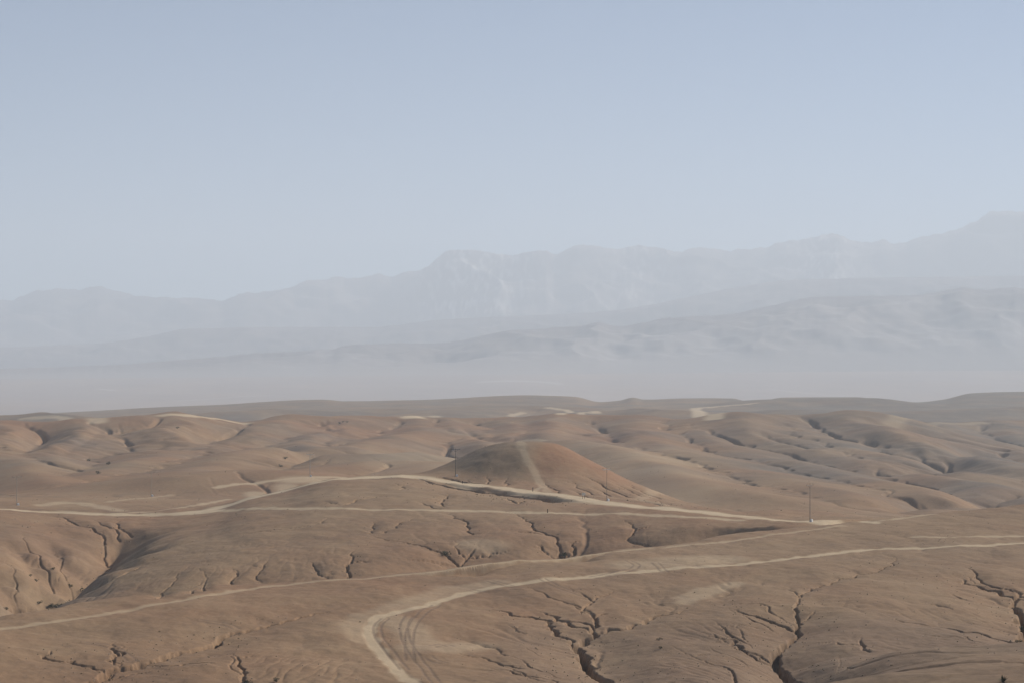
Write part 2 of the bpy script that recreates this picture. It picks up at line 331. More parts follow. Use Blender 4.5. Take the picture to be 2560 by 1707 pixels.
# --- gullies: picture polyline (upstream to downstream), width m, depth m
GUL = [
 ([(1292,1457),(1362,1481),(1406,1501),(1464,1521),(1482,1534)], 1.1, .8),
 ([(1466,1521),(1482,1534),(1493,1556),(1490,1573),(1462,1580),(1436,1592),(1450,1607),(1472,1636),(1490,1662),(1516,1680),(1535,1692),(1560,1712),(1590,1730)], 4.2, 3.4),
 ([(1420,1461),(1450,1479),(1477,1497),(1472,1508),(1482,1530)], 1.2, .9),
 ([(1556,1474),(1523,1481),(1497,1490),(1477,1499)], 1.1, .8),
 ([(1528,1529),(1505,1533),(1486,1540)], 1.2, 1.0),
 ([(1325,1539),(1362,1552),(1398,1571),(1424,1589),(1440,1598)], 1.2, 1.0),
 ([(1238,1556),(1289,1571),(1336,1585),(1409,1597),(1436,1600)], 1.0, .7),
 ([(1135,1625),(1179,1640),(1219,1645),(1262,1660),(1307,1668)], 1.1, .8),
 ([(1161,1658),(1216,1669),(1307,1684),(1380,1690),(1435,1706),(1480,1730)], 1.3, .9),
 ([(1267,1602),(1325,1618),(1380,1636),(1424,1650),(1472,1656)], 1.1, .9),
 ([(1252,1631),(1311,1651),(1369,1673),(1420,1684),(1490,1690)], 1.2, .9),
 ([(1391,1629),(1435,1645),(1474,1656)], .9, .7),
 ([(1281,1665),(1310,1680),(1360,1698)], 1.0, .7),
 ([(1180,1600),(1240,1618),(1290,1640)], .9, .5),
 ([(2190,1375),(2226,1388),(2241,1399),(2234,1410),(2194,1426),(2139,1439),(2080,1452),(2040,1465),(2011,1479),(1998,1490)], 1.3, 1.0),
 ([(2004,1484),(1990,1508),(1996,1530),(1992,1549),(1985,1571),(1963,1585),(1941,1603),(1945,1622),(1967,1640),(1992,1656),(2010,1664),(2040,1672)], 3.8, 3.2),
 ([(1967,1470),(1989,1483),(1996,1492)], 1.0, .8),
 ([(1883,1499),(1923,1512),(1956,1530),(1984,1541)], 1.2, 1.0),
 ([(1821,1516),(1865,1534),(1908,1549),(1938,1561),(1960,1580)], 1.2, 1.0),
 ([(1777,1547),(1802,1560),(1817,1578),(1857,1592),(1894,1607),(1938,1622)], 1.6, 1.2),
 ([(1828,1550),(1857,1578),(1897,1598),(1940,1612)], 1.1, .9),
 ([(1737,1571),(1828,1600),(1883,1614),(1955,1636)], 1.4, 1.0),
 ([(1766,1607),(1810,1622),(1870,1640),(1960,1655)], 1.4, 1.0),
 ([(1791,1603),(1865,1625),(1919,1647),(1985,1660)], 1.3, 1.0),
 ([(1640,1600),(1700,1622),(1729,1633),(1762,1644),(1830,1662),(1930,1672)], 1.5, 1.1),
 ([(2036,1516),(2018,1530),(1998,1536)], 1.2, 1.0),
 ([(2424,1413),(2442,1432),(2459,1454),(2523,1468),(2546,1483)], 1.5, 1.2),
 ([(2520,1466),(2548,1483),(2541,1508),(2548,1538),(2570,1565),(2580,1600)], 4.5, 3.4),
 ([(2475,1468),(2512,1483),(2540,1495)], 1.1, .9),
 ([(2464,1539),(2504,1552),(2541,1563),(2575,1572)], 1.5, 1.2),
 ([(2406,1452),(2446,1461),(2465,1464)], 1.1, .8),
 ([(2362,1479),(2402,1492),(2440,1500)], 1.3, 1.0),
 ([(2303,1505),(2340,1509),(2380,1520)], 1.0, .8),
 ([(2380,1580),(2420,1596),(2470,1606)], 1.1, .8),
 ([(2055,1600),(2095,1618),(2131,1633)], 1.6, 1.2),
 ([(2153,1589),(2152,1602),(2157,1614),(2172,1622)], 1.5, 1.2),
 ([(823,1528),(760,1540),(702,1554),(629,1567),(548,1589),(475,1618),(402,1638),(347,1655),(278,1666),(256,1688),(219,1702),(180,1720)], 3.4, 2.4),
 ([(347,1655),(278,1666),(256,1688),(225,1700)], 3.2, 1.8),
 ([(344,1603),(355,1629),(345,1645)], 1.3, .8),
 ([(585,1620),(596,1651),(607,1688),(618,1704),(640,1730)], 1.5, 1.1),
 ([(563,1622),(574,1658),(600,1691),(614,1702)], 1.0, .6),
 # middle ground
 ([(929,1300),(930,1327),(920,1331)], 1.6, 1.2),
 ([(920,1331),(938,1340),(971,1348),(1033,1357),(1077,1369),(1121,1380),(1157,1399),(1166,1412)], 3.2, 2.2),
 ([(1135,1349),(1142,1366),(1164,1384),(1168,1408)], 3.4, 3.0),
 ([(1190,1366),(1176,1378),(1164,1388)], 2.2, 1.8),
 ([(1135,1278),(1132,1291),(1168,1302),(1172,1318),(1172,1326),(1180,1333)], 1.8, 1.4),
 ([(1262,1276),(1285,1282),(1311,1298),(1333,1311),(1338,1320),(1369,1333),(1391,1337),(1395,1355),(1400,1370),(1409,1390)], 2.2, 1.8),
 ([(1396,1362),(1402,1373),(1409,1390)], 5, 3.0),
 ([(1560,1297),(1581,1311),(1589,1316),(1581,1329),(1567,1344),(1590,1354),(1625,1364)], 2.0, 1.6),
 ([(887,1373),(879,1395),(868,1413),(866,1442)], 2.2, 1.9),
 ([(1025,1391),(1058,1408),(1090,1420)], 1.5, 1.0),
 ([(475,1406),(464,1421),(431,1457),(402,1479),(395,1490)], 1.8, 1.5),
 ([(505,1410),(511,1430),(516,1446),(510,1472)], 1.6, 1.3),
 ([(581,1421),(584,1440),(579,1460)], 1.5, 1.2),
 ([(453,1457),(475,1472),(480,1480)], 1.4, 1.0),
 ([(660,1400),(650,1425),(655,1452)], 1.2, .8),
 ([(768,1402),(793,1428),(819,1443)], 1.3, 1.0),
 ([(559,1326),(526,1338),(475,1351),(402,1366),(329,1377),(256,1395),(190,1425)], 2.4, 1.5),
 ([(263,1318),(263,1333),(271,1348),(219,1377),(216,1397),(154,1410),(73,1421),(18,1435),(-60,1450)], 4.5, 2.8),
 ([(330,1345),(252,1384),(146,1440),(91,1472),(80,1505),(0,1530),(-60,1545)], 4.0, 2.2),
 ([(0,1380),(40,1410),(70,1450),(90,1475)], 2.0, 1.0),
 ([(130,1340),(150,1370),(185,1400)], 2.0, .9),
 ([(60,1330),(100,1362),(130,1400)], 2.0, 1.0),
 ([(420,1388),(360,1410),(300,1430),(200,1455),(120,1478)], 2.4, 1.4),
 ([(1259,1231),(1281,1249),(1296,1254),(1307,1245)], 2.4, 2.0),
 ([(1120,1231),(1106,1249),(1112,1262)], 2.0, 1.3),
 ([(1044,1252),(1077,1265),(1100,1270)], 1.8, 1.2),
 ([(1015,1208),(1003,1214),(1000,1222)], 2.0, 1.0),
 ([(963,1237),(925,1241),(890,1245),(860,1258)], 2.6, 1.6),
 ([(110,1284),(166,1296),(234,1317),(262,1330)], 2.6, 1.6),
 ([(227,1296),(276,1315),(300,1325)], 2.0, 1.3),
 ([(293,1298),(298,1313),(330,1322)], 2.2, 1.6),
 ([(840,1290),(780,1310),(700,1322),(620,1332)], 1.8, .7),
 ([(1060,1290),(990,1310),(960,1330)], 1.6, .8),
 # road cutting and embankment
 ([(1030,1193),(1080,1202),(1130,1211),(1180,1216),(1240,1224),(1290,1231),(1390,1246)], 6.5, 4.2),
 ([(1090,1190),(1130,1195),(1160,1200),(1190,1205)], 4.5, 2.2),
 # flanks of the cone hill
 ([(1471,1213),(1508,1226),(1530,1240)], 2.6, 1.8), ([(1400,1195),(1440,1212),(1485,1236)], 2.2, 1.2),
 ([(1430,1175),(1508,1212),(1545,1228),(1577,1241)], 2.6, 1.7), ([(1599,1243),(1620,1252),(1643,1260)], 2.4, 1.8),
 ([(1621,1243),(1650,1252),(1684,1262)], 2.4, 1.8), ([(1360,1200),(1375,1215),(1388,1230)], 2.2, 1.2), ([(1420,1220),(1450,1232),(1470,1240)], 2.0, 1.3),
 ([(1560,1206),(1610,1228),(1650,1244)], 2.2, 1.3), ([(1221,1185),(1223,1200),(1222,1207)], 2.0, 1.4), ([(1265,1190),(1268,1205),(1262,1212)], 2.0, 1.1),
 ([(1165,1190),(1172,1198),(1180,1205)], 1.8, 1.1), ([(1520,1200),(1570,1222),(1610,1240)], 2.0, 1.0),
]
CARVE = np.zeros(Z.shape, np.float32)
def crinkle(P, seed, amp, rounds=3):
    rs = np.random.RandomState(seed + 500)
    for r in range(rounds):
        Q_ = [P[0]]
        for a, b in zip(P[:-1], P[1:]):
            d = b - a; L = np.hypot(*d)
            if L > 1.2:
                m = (a + b) / 2 + np.array([-d[1], d[0]]) * rs.uniform(-amp, amp) * (1.6 if L < 12 else .8)
                Q_.append(m)
            Q_.append(b)
        P = Q_
    return P
EMB = next(i for i, g in enumerate(GUL) if g[0][0] == (1030,1193))
for gi, (pts, w, dep) in enumerate(GUL):
    P = crinkle(world_line(pts), gi, .09)
    mid_g = P[0][1] > 505
    if mid_g and gi not in (EMB, EMB + 1): w = w * .55
    TODO = [(P, w * .74, dep * (1.25 if w > 2.5 or mid_g else .8))]
    if gi not in (EMB, EMB + 1):
        rs = np.random.RandomState(900 + gi)
        nb = int(rs.randint(0, 2) + (3 if w > 2.5 else 0))
        for b in range(nb):
            i = rs.randint(max(1, len(P) // 5), len(P) - 1)
            d = P[max(i - 3, 0)] - P[min(i + 3, len(P) - 1)]; d = d / (np.hypot(*d) + 1e-6)      # upstream
            a_ = rs.choice([-1, 1]) * rs.uniform(.5, 1.15)
            d = np.array([d[0] * math.cos(a_) - d[1] * math.sin(a_), d[0] * math.sin(a_) + d[1] * math.cos(a_)])
            L_ = rs.uniform(3, 7) * (1 + w * .9)
            TODO.append((crinkle([P[i] + d * L_, P[i] + d * L_ * .5, P[i]], gi * 7 + b, .2), max(.55, w * .36), dep * .6))
    def fn(v0, v1, u0, u1, D, T, w=w, dep=dep, gi=gi):
        x = XX[v0:v1, u0:u1]; y = YY[v0:v1, u0:u1]
        env = sstep(0, .55, T + .08) * (1 - .2 * T)
        ww = w * .5 * (.3 + .7 * sstep(0, .6, T)) * (1 + .5 * noise(x / (w * 1.3), y / (w * 1.3), gi + 40) + .4 * noise(x / (w * .45), y / (w * .45), gi + 41))
        core = (1 - sstep(.25, 1.0, D / ww)) if w > 2.5 else (1 - np.clip(D / ww, 0, 1)) ** 1.1
        apron = np.exp(-(D / (w * 3.2)) ** 2) * .34
        c = dep * env * (core * .9 + apron)
        CARVE[v0:v1, u0:u1] = np.maximum(CARVE[v0:v1, u0:u1], c)
    for P, w, dep in TODO:
        line_field(P, w * 7 + 2, lambda *a: fn(*a, w=w, dep=dep, gi=gi))
Z -= CARVE

# --- rills: let water run over the ground and cut where it gathers
def flow(Z, n, steps, inertia, seed, step_k=.0016):
    rs = np.random.RandomState(seed)
    dZv = np.gradient(Z, axis=0) / np.gradient(Y)[:, None]
    dZu = np.gradient(Z, 2.4, axis=1)
    # world gradient: u = F x / y + c, so d/dx = F/y d/du ; d/dy|x = d/dy|u - (u-c)/y d/du
    gx = (dZu * FOC / YY).astype(np.float32).ravel()
    gy = (dZv - (UU - W_PX / 2) / YY * dZu).astype(np.float32).ravel()
    y = np.exp(rs.uniform(math.log(230), math.log(2500), n)); u = rs.uniform(-300, 2860, n)
    x = (u - W_PX / 2) / FOC * y
    vx = np.zeros(n); vy = np.zeros(n)
    acc = np.zeros(Z.size, np.float32)
    zf = Z.astype(np.float32).ravel(); YV = np.append(Y, Y[-1]).astype(np.float32)
    best = np.full(n, 1e9, np.float32); stuck = np.zeros(n, np.int32)
    for s in range(steps):
        uu = x / y * FOC + W_PX / 2
        iu = ((uu - U[0]) / 2.4 + .5).astype(np.int64); iv = np.searchsorted(Y, y)
        ok = (iu > 1) & (iu < NU - 2) & (iv > 1) & (iv < NV - 2)
        if not ok.all():
            x, y, vx, vy, iu, iv, best, stuck = x[ok], y[ok], vx[ok], vy[ok], iu[ok], iv[ok], best[ok], stuck[ok]
        k = iv * NU + iu
        if s > 4: acc += np.bincount(k[stuck < 1], minlength=Z.size).astype(np.float32)
        a = gx[k]; b = gy[k]
        g = np.hypot(a, b) + 1e-6
        zz = zf[k]
        low = zz < best - .002 * YV[iv] / 450
        best = np.where(low, zz, best); stuck = np.where(low, 0, stuck + 1)
        vx = vx * inertia - (1 - inertia) * a / g; vy = vy * inertia - (1 - inertia) * b / g
        q = np.hypot(vx, vy) + 1e-6
        st = y * step_k
        keep = (stuck < 3)
        x = (x + vx / q * st)[keep]; y = (y + vy / q * st)[keep]; vx = vx[keep]; vy = vy[keep]; best = best[keep]; stuck = stuck[keep]
    return acc.reshape(Z.shape)
def blur(A, r):
    for ax in (0, 1):
        for _ in range(2):
            c = np.cumsum(np.pad(A, [(r + 1, r) if i == ax else (0, 0) for i in (0, 1)], mode='edge'), axis=ax, dtype=np.float64)
            n = A.shape[ax]
            if ax == 0: A = ((c[2*r+1:2*r+1+n] - c[:n]) / (2*r+1)).astype(np.float32)
            else: A = ((c[:, 2*r+1:2*r+1+n] - c[:, :n]) / (2*r+1)).astype(np.float32)
    return A
no_erode = np.clip(1 - cone_m * 0.5, 0, 1)
no_erode = no_erode * (1 - .96 * sstep(900, 930, UU) * (1 - sstep(1090, 1150, UU)) * sstep(345, 355, YY) * (1 - sstep(440, 460, YY)))
no_erode = no_erode * (1 - .85 * sstep(YB - 110, YB - 70, YY) * (1 - sstep(YB, YB + 10, YY)) * (1 - sstep(1800, 2200, UU)))
for it, (n, steps, amp) in enumerate([(130000, 110, .5), (220000, 130, 1.0)]):
    F = flow(Z + .035 * noise(XX / 3.0, YY / 3.0, 61 + it) * (YY < 1000) + .5 * noise(XX / 14, YY / 14, 63 + it) * (YY >= 1000), n, steps, .8, 5 + it)
    F = blur(F, 1)
    Q = np.log1p(F / 3.0)
    wfar = sstep(900, 1300, YY)
    cut = (0.055 * (1 - wfar) + 0.85 * wfar) * Q ** 1.5 * amp * no_erode
    Z -= np.minimum(cut, .9 * (1 - wfar) + 4.0 * wfar)
Frill = np.clip(Q / 4, 0, 1).astype(np.float32)
# fine roughness
Z += (0.05 * fbm(XX, YY, 2.2, 2, 71)) * (YY < 700)

# ---------------------------------------------------------------- tracks: picture polyline, half width in metres, dustiness
DUST = np.zeros(Z.shape, np.float32); ROAD = np.zeros(Z.shape, np.int8); TYRE = np.zeros(Z.shape, np.float32)
TRACKS = {
 'dirt_road': [
   ([(475,1280),(541,1270),(622,1245),(713,1226),(800,1204),(860,1196),(940,1191),(1003,1189),(1069,1193),(1161,1207),(1289,1223),(1435,1243),(1581,1263),(1710,1275),(1846,1288)], 5.0, .9),
   ([(1780,1282),(1846,1288),(1930,1297),(2022,1303),(2080,1304)], 3.6, .85), ([(2022,1303),(2100,1305),(2190,1305)], 1.6, .8),
   ([(540,1218),(600,1208),(695,1199),(775,1192),(860,1192)], 2.0, .6),
   ([(-300,1262),(0,1271),(128,1279),(219,1284),(329,1286),(475,1282),(541,1276)], 4.5, .8) ],
 'valley_track': [
   ([(541,1275),(700,1272),(860,1272),(1060,1274),(1190,1276),(1300,1281),(1500,1283),(1710,1292),(1850,1299)], 2.0, .6)],
 'ridge_track': [
   ([(-200,1595),(0,1572),(146,1552),(292,1528),(475,1497),(622,1472),(731,1457),(860,1448),(1000,1434),(1161,1417),(1380,1397),(1581,1373),(1710,1362),(1883,1344),(1992,1327),(2110,1313)], 1.0, .42)],
 'curved_track': [
   ([(1075,1745),(1036,1707),(996,1677),(956,1636),(930,1603),(921,1571),(934,1549),(971,1534),(1051,1516),(1106,1499),(1161,1481),(1234,1465),(1325,1455),(1435,1444),(1545,1432),(1654,1422),
     (1737,1417),(1883,1406),(2029,1390),(2139,1374),(2248,1369),(2395,1364),(2560,1355),(2800,1345)], 1.2, .7)],
 'hill_path': [
   ([(1300,1104),(1307,1121),(1314,1140),(1322,1157),(1333,1175),(1344,1194),(1357,1212),(1372,1229)], 1.5, .36)],
}
TRACK_ID = {n: i + 1 for i, n in enumerate(TRACKS)}
def paint(P, hw, val, soft, ident=0, arr=None, edge_noise=.35):
    A = DUST if arr is None else arr
    def fn(v0, v1, u0, u1, D, T):
        x = XX[v0:v1, u0:u1]; y = YY[v0:v1, u0:u1]
        d = D / (hw * (1 + edge_noise * noise(x / (hw * 2.6), y / (hw * 5), 81)))
        m = (1 - sstep(1 - soft * .5, 1 + soft, d)) * val
        A[v0:v1, u0:u1] = np.maximum(A[v0:v1, u0:u1], m)
        if ident:
            ROAD[v0:v1, u0:u1] = np.where((d < 1.0) & (ROAD[v0:v1, u0:u1] == 0), ident, ROAD[v0:v1, u0:u1])
    line_field(P, hw * (2.5 + soft), fn)
for nme, lst in TRACKS.items():
    for pts, hw, val in lst:
        P = world_line(pts)
        # round the corners a little
        for _ in range(2):
            Q2 = [P[0]]
            for a, b in zip(P[:-1], P[1:]): Q2 += [a * .75 + b * .25, a * .25 + b * .75]
            P = Q2 + [P[-1]]
        paint(P, hw, val, .75, TRACK_ID[nme], edge_noise=.55)
        if nme in ('dirt_road', 'curved_track', 'ridge_track'):      # level bed
            def fn(v0, v1, u0, u1, D, T):
                m = 1 - sstep(.8, 1.6, D / hw)
                Zs = Zsm[v0:v1, u0:u1]
                Z[v0:v1, u0:u1] += (Zs - .1 - Z[v0:v1, u0:u1]) * m
            line_field(P, hw * 2.5, fn)
# light side tracks and dusty ground (not roads of their own)
for pts, hw, val in [
   ([(100,1262),(150,1256),(200,1257),(250,1266),(300,1276)], 3.0, .4), ([(270,1254),(320,1247),(378,1243),(425,1236)], 1.6, .35),
   ([(330,1280),(430,1271),(520,1256),(580,1246)], 1.6, .5), ([(640,1232),(700,1226),(720,1214)], 5, .45), ([(740,1200),(800,1198),(860,1194)], 7, .5),
   ([(2285,1342),(2400,1341),(2560,1340)], 1.1, .5), ([(1711,1505),(1770,1480),(1839,1457)], 2.0, .33), ([(1700,1495),(1760,1470)], 1.5, .3),
   ([(971,1545),(1000,1555),(1051,1600),(1120,1612),(1180,1612)], 3.2, .33), ([(1040,1615),(1110,1622),(1160,1615)], 3.0, .36), ([(1240,1455),(1130,1470),(1040,1500),(960,1530)], 3.2, .28),
   ([(1600,1412),(1700,1404),(1800,1398)], 6, .34), ([(1180,1358),(1225,1362)], 5, .3), ([(900,1600),(890,1560),(900,1540)], 2.5, .28),
   ([(1033,1042),(1086,1041)], 9, 1.0), ([(1369,1018),(1413,1024),(1493,1032)], 5, .9), ([(1402,1035),(1453,1031),(1493,1033)], 5, .9), ([(1274,1040),(1307,1031)], 5, .6),
   ([(1883,1008),(1802,1015),(1740,1020),(1748,1031),(1788,1046)], 8, .8), ([(409,1037),(475,1038),(548,1047),(614,1057)], 5, .8),
   ([(62,1046),(135,1043),(165,1046),(241,1053)], 7, .7), ([(1690,1268),(1600,1245),(1700,1244)], 2, .25), ([(2190,1302),(2250,1295),(2330,1285)], 1.2, .45), ([(1336,1224),(1345,1220),(1356,1216)], 1.2, .5),
   ([(2230,1066),(2330,1058),(2450,1056)], 8, .3), ([(1250,1100),(1310,1100),(1360,1101)], 3.0, .4)]:
    P = world_line(pts); paint(P, hw, val, .9)
# tyre marks, in pairs 1.7 m apart
for pts in [
   [(1022,1540),(1007,1563),(1011,1592),(1025,1622),(1047,1651),(1069,1677),(1091,1707),(1110,1735)],
   [(962,1545),(941,1563),(944,1589),(960,1611),(985,1640),(1010,1672)],
   [(1090,1512),(1055,1530),(1030,1560),(1020,1600),(1025,1650)],
   [(1636,1405),(1650,1418),(1663,1430)], [(1355,1445),(1380,1460),(1420,1475),(1455,1487)], [(1225,1450),(1265,1462),(1310,1470)],
   [(1570,1400),(1600,1412),(1560,1428),(1480,1442)], [(1660,1405),(1720,1412),(1780,1420)], [(1080,1615),(1110,1610),(1125,1615)], [(1070,1640),(1085,1650),(1108,1656)],
   [(1150,1468),(1180,1474),(1205,1480)], [(500,1550),(560,1555),(590,1564)], [(200,1605),(280,1610),(330,1640)]]:
    P = world_line(pts)
    for _ in range(2):
        Q2 = [P[0]]
        for a, b in zip(P[:-1], P[1:]): Q2 += [a * .75 + b * .25, a * .25 + b * .75]
        P = Q2 + [P[-1]]
    for off in (-.85, .85):
        PO = []
        for i, p in enumerate(P):
            d = P[min(i + 1, len(P) - 1)] - P[max(i - 1, 0)]; d = d / (np.hypot(*d) + 1e-6)
            PO.append(p + np.array([-d[1], d[0]]) * off)
        paint(PO, .26, .8, .5, 0, TYRE, .1)
Z -= TYRE * .06

# ---------------------------------------------------------------- soil colour weights; the grey one also carries some painted shade
RED = 0.25 + .5 * fbm(XX, YY, 170, 3, 91) + .22 * fbm(XX, YY, 22, 2, 93)
cxn = (XX - CH_X); cyn = (YY - CH_Y)
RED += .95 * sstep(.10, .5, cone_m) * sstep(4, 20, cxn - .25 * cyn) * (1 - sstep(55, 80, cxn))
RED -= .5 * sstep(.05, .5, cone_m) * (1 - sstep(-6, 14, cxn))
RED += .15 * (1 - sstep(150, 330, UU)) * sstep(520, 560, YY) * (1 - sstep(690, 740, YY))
RED += .35 * sstep(1450, 1650, YY) * (1 - sstep(2150, 2500, YY)) * (1 - sstep(1500, 1900, UU))
RED = np.clip(RED, 0, 1).astype(np.float32)
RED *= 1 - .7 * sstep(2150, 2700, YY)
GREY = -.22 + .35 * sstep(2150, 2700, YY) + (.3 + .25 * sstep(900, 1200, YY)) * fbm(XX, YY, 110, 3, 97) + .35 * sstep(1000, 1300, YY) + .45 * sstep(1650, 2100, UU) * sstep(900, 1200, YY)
GREY += .55 * sstep(.12, .6, cone_m) * (1 - sstep(-4, 16, cxn))  # cone hill's left flank: grey soil, darkened further as its shaded side
GREY += .40 * (1 - sstep(200, 360, UU)) * sstep(510, 550, YY) * (1 - sstep(700, 760, YY))  # left valley: its shading painted into the ground as darker grey
GREY += .42 * sstep(1100, 1350, UU) * (1 - sstep(415, 465, YY)) + .25 * (1 - sstep(560, 640, YY)) * sstep(515, 560, YY)
PALE = .34 * sstep(930, 1000, YY) * (1 - sstep(1350, 1600, YY)) * sstep(850, 1000, UU) * (1 - sstep(1650, 1900, UU)) * (cone_m < .02)
DUST = np.maximum(DUST, PALE * (.6 + .4 * noise(XX / 60, YY / 60, 301))).astype(np.float32)
GREY = np.clip(GREY, 0, 1).astype(np.float32)
del cxn, cyn

# ---------------------------------------------------------------- materials
def mat(name):
    m = bpy.data.materials.new(name); m.use_nodes = True
    nt = m.node_tree; b = nt.nodes["Principled BSDF"]; b.inputs["Roughness"].default_value = .95
    b.inputs["Specular IOR Level"].default_value = .1
    return m, nt, b
def attr(nt, n):
    a = nt.nodes.new("ShaderNodeAttribute"); a.attribute_name = n; return a.outputs["Fac"]
def mixc(nt, fac, a, b):
    m = nt.nodes.new("ShaderNodeMix"); m.data_type = 'RGBA'
    for sock, v in ((m.inputs[0], fac), (m.inputs[6], a), (m.inputs[7], b)):
        if hasattr(v, 'is_output') or isinstance(v, bpy.types.NodeSocket): nt.links.new(v, sock)
        elif isinstance(v, (tuple, list)): sock.default_value = (*v, 1)
        else: sock.default_value = v
    return m.outputs[2]
def math_(nt, op, a, b=0.0, clamp=False):
    m = nt.nodes.new("ShaderNodeMath"); m.operation = op; m.use_clamp = clamp
    for sock, v in ((m.inputs[0], a), (m.inputs[1], b)):
        if isinstance(v, bpy.types.NodeSocket): nt.links.new(v, sock)
        else: sock.default_value = v
    return m.outputs[0]
def noise_n(nt, scale, detail=3, rough=.55, stretch=None):
    tc = nt.nodes.new("ShaderNodeTexCoord"); mp = nt.nodes.new("ShaderNodeMapping")
    nt.links.new(tc.outputs["Object"], mp.inputs[0])
    if stretch: mp.inputs["Scale"].default_value = stretch
    n = nt.nodes.new("ShaderNodeTexNoise"); n.inputs["Scale"].default_value = scale
    n.inputs["Detail"].default_value = detail; n.inputs["Roughness"].default_value = rough
    nt.links.new(mp.outputs[0], n.inputs[0]); return n.outputs["Fac"]

def soil_material():
    m, nt, b = mat("soil")
    c = mixc(nt, attr(nt, "red"), (.268, .176, .103), (.27, .148, .083))
    c = mixc(nt, attr(nt, "grey"), c, (.168, .137, .108))
    n1 = noise_n(nt, .035, 5, .62); n2 = noise_n(nt, .55, 6, .75); n3 = noise_n(nt, .009, 4, .6)
    f = math_(nt, 'MULTIPLY', math_(nt, 'SUBTRACT', n1, .5), 1.5)
    f = math_(nt, 'ADD', f, math_(nt, 'MULTIPLY', math_(nt, 'SUBTRACT', n2, .5), 1.5))
    f = math_(nt, 'ADD', f, math_(nt, 'MULTIPLY', math_(nt, 'SUBTRACT', n3, .5), 1.2))
    dk = math_(nt, 'MULTIPLY', f, -1.1, True); lt = math_(nt, 'MULTIPLY', f, .9, True)
    c = mixc(nt, dk, c, (.15, .10, .066)); c = mixc(nt, lt, c, (.36, .255, .152))
    dust = attr(nt, "dust")
    dn = noise_n(nt, 1.3, 3, .6)
    dd = math_(nt, 'MULTIPLY', dust, math_(nt, 'ADD', .78, math_(nt, 'MULTIPLY', dn, .4)), True)
    c = mixc(nt, dd, c, (.56, .435, .285))
    c = mixc(nt, math_(nt, 'MULTIPLY', attr(nt, "tyre"), .6), c, (.16, .11, .08))
    nt.links.new(c, b.inputs["Base Color"])
    bp = nt.nodes.new("ShaderNodeBump"); bp.inputs["Distance"].default_value = .25; bp.inputs["Strength"].default_value = .5
    nt.links.new(noise_n(nt, .9, 6, .7), bp.inputs["Height"]); nt.links.new(bp.outputs[0], b.inputs["Normal"])
    return m
SOIL = soil_material()

# ---------------------------------------------------------------- meshes
def grid_mesh(name, X, Yv, Zv, cells, attrs, material, lift=0.0):
    """mesh from the cells (boolean, one per grid quad) of a point grid"""
    nv, nu = X.shape
    ci, cj = np.nonzero(cells)
    a = ci * nu + cj
    quads = np.stack([a, a + 1, a + 1 + nu, a + nu], 1)
    used, inv = np.unique(quads, return_inverse=True)
    inv = inv.reshape(-1)
    co = np.stack([X.ravel()[used], Yv.ravel()[used], Zv.ravel()[used] + lift], 1).astype(np.float32)
    me = bpy.data.meshes.new(name)
    me.vertices.add(len(used)); me.vertices.foreach_set("co", co.ravel())
    me.loops.add(len(inv)); me.loops.foreach_set("vertex_index", inv.astype(np.int32))
    nq = len(quads)
    me.polygons.add(nq); me.polygons.foreach_set("loop_start", np.arange(0, nq * 4, 4, dtype=np.int32))
    try: me.polygons.foreach_set("loop_total", np.full(nq, 4, np.int32))
    except Exception: pass
    me.update(calc_edges=True)
    me.polygons.foreach_set("use_smooth", np.ones(nq, bool))
    for k, arr in attrs.items():
        at_ = me.attributes.new(k, 'FLOAT', 'POINT'); at_.data.foreach_set("value", np.ascontiguousarray(arr.ravel()[used], dtype=np.float32))
    me.materials.append(material)
    o = bpy.data.objects.new(name, me); scn.collection.objects.link(o)
    return o
def structure(o, label):
    o["kind"] = "structure"; o["label"] = label; return o

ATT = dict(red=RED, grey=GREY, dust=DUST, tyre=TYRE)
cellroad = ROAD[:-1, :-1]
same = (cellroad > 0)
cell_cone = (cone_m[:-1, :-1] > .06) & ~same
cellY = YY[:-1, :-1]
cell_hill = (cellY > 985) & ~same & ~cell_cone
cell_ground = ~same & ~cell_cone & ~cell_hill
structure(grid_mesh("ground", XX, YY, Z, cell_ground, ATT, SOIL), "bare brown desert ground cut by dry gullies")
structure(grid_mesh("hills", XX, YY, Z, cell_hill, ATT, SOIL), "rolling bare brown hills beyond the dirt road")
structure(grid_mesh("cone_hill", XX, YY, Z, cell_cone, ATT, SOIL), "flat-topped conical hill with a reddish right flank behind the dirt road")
TL = {'dirt_road': "pale wide dirt road running past the foot of the conical hill", 'valley_track': "thin pale track below the dirt road",
      'ridge_track': "faint pale track along the foreground ridge crest", 'curved_track': "pale dusty track with a sharp bend in the foreground",
      'hill_path': "pale worn path straight down the front of the conical hill"}
for n, i in TRACK_ID.items():
    structure(grid_mesh(n, XX, YY, Z, cellroad == i, ATT, SOIL), TL[n])

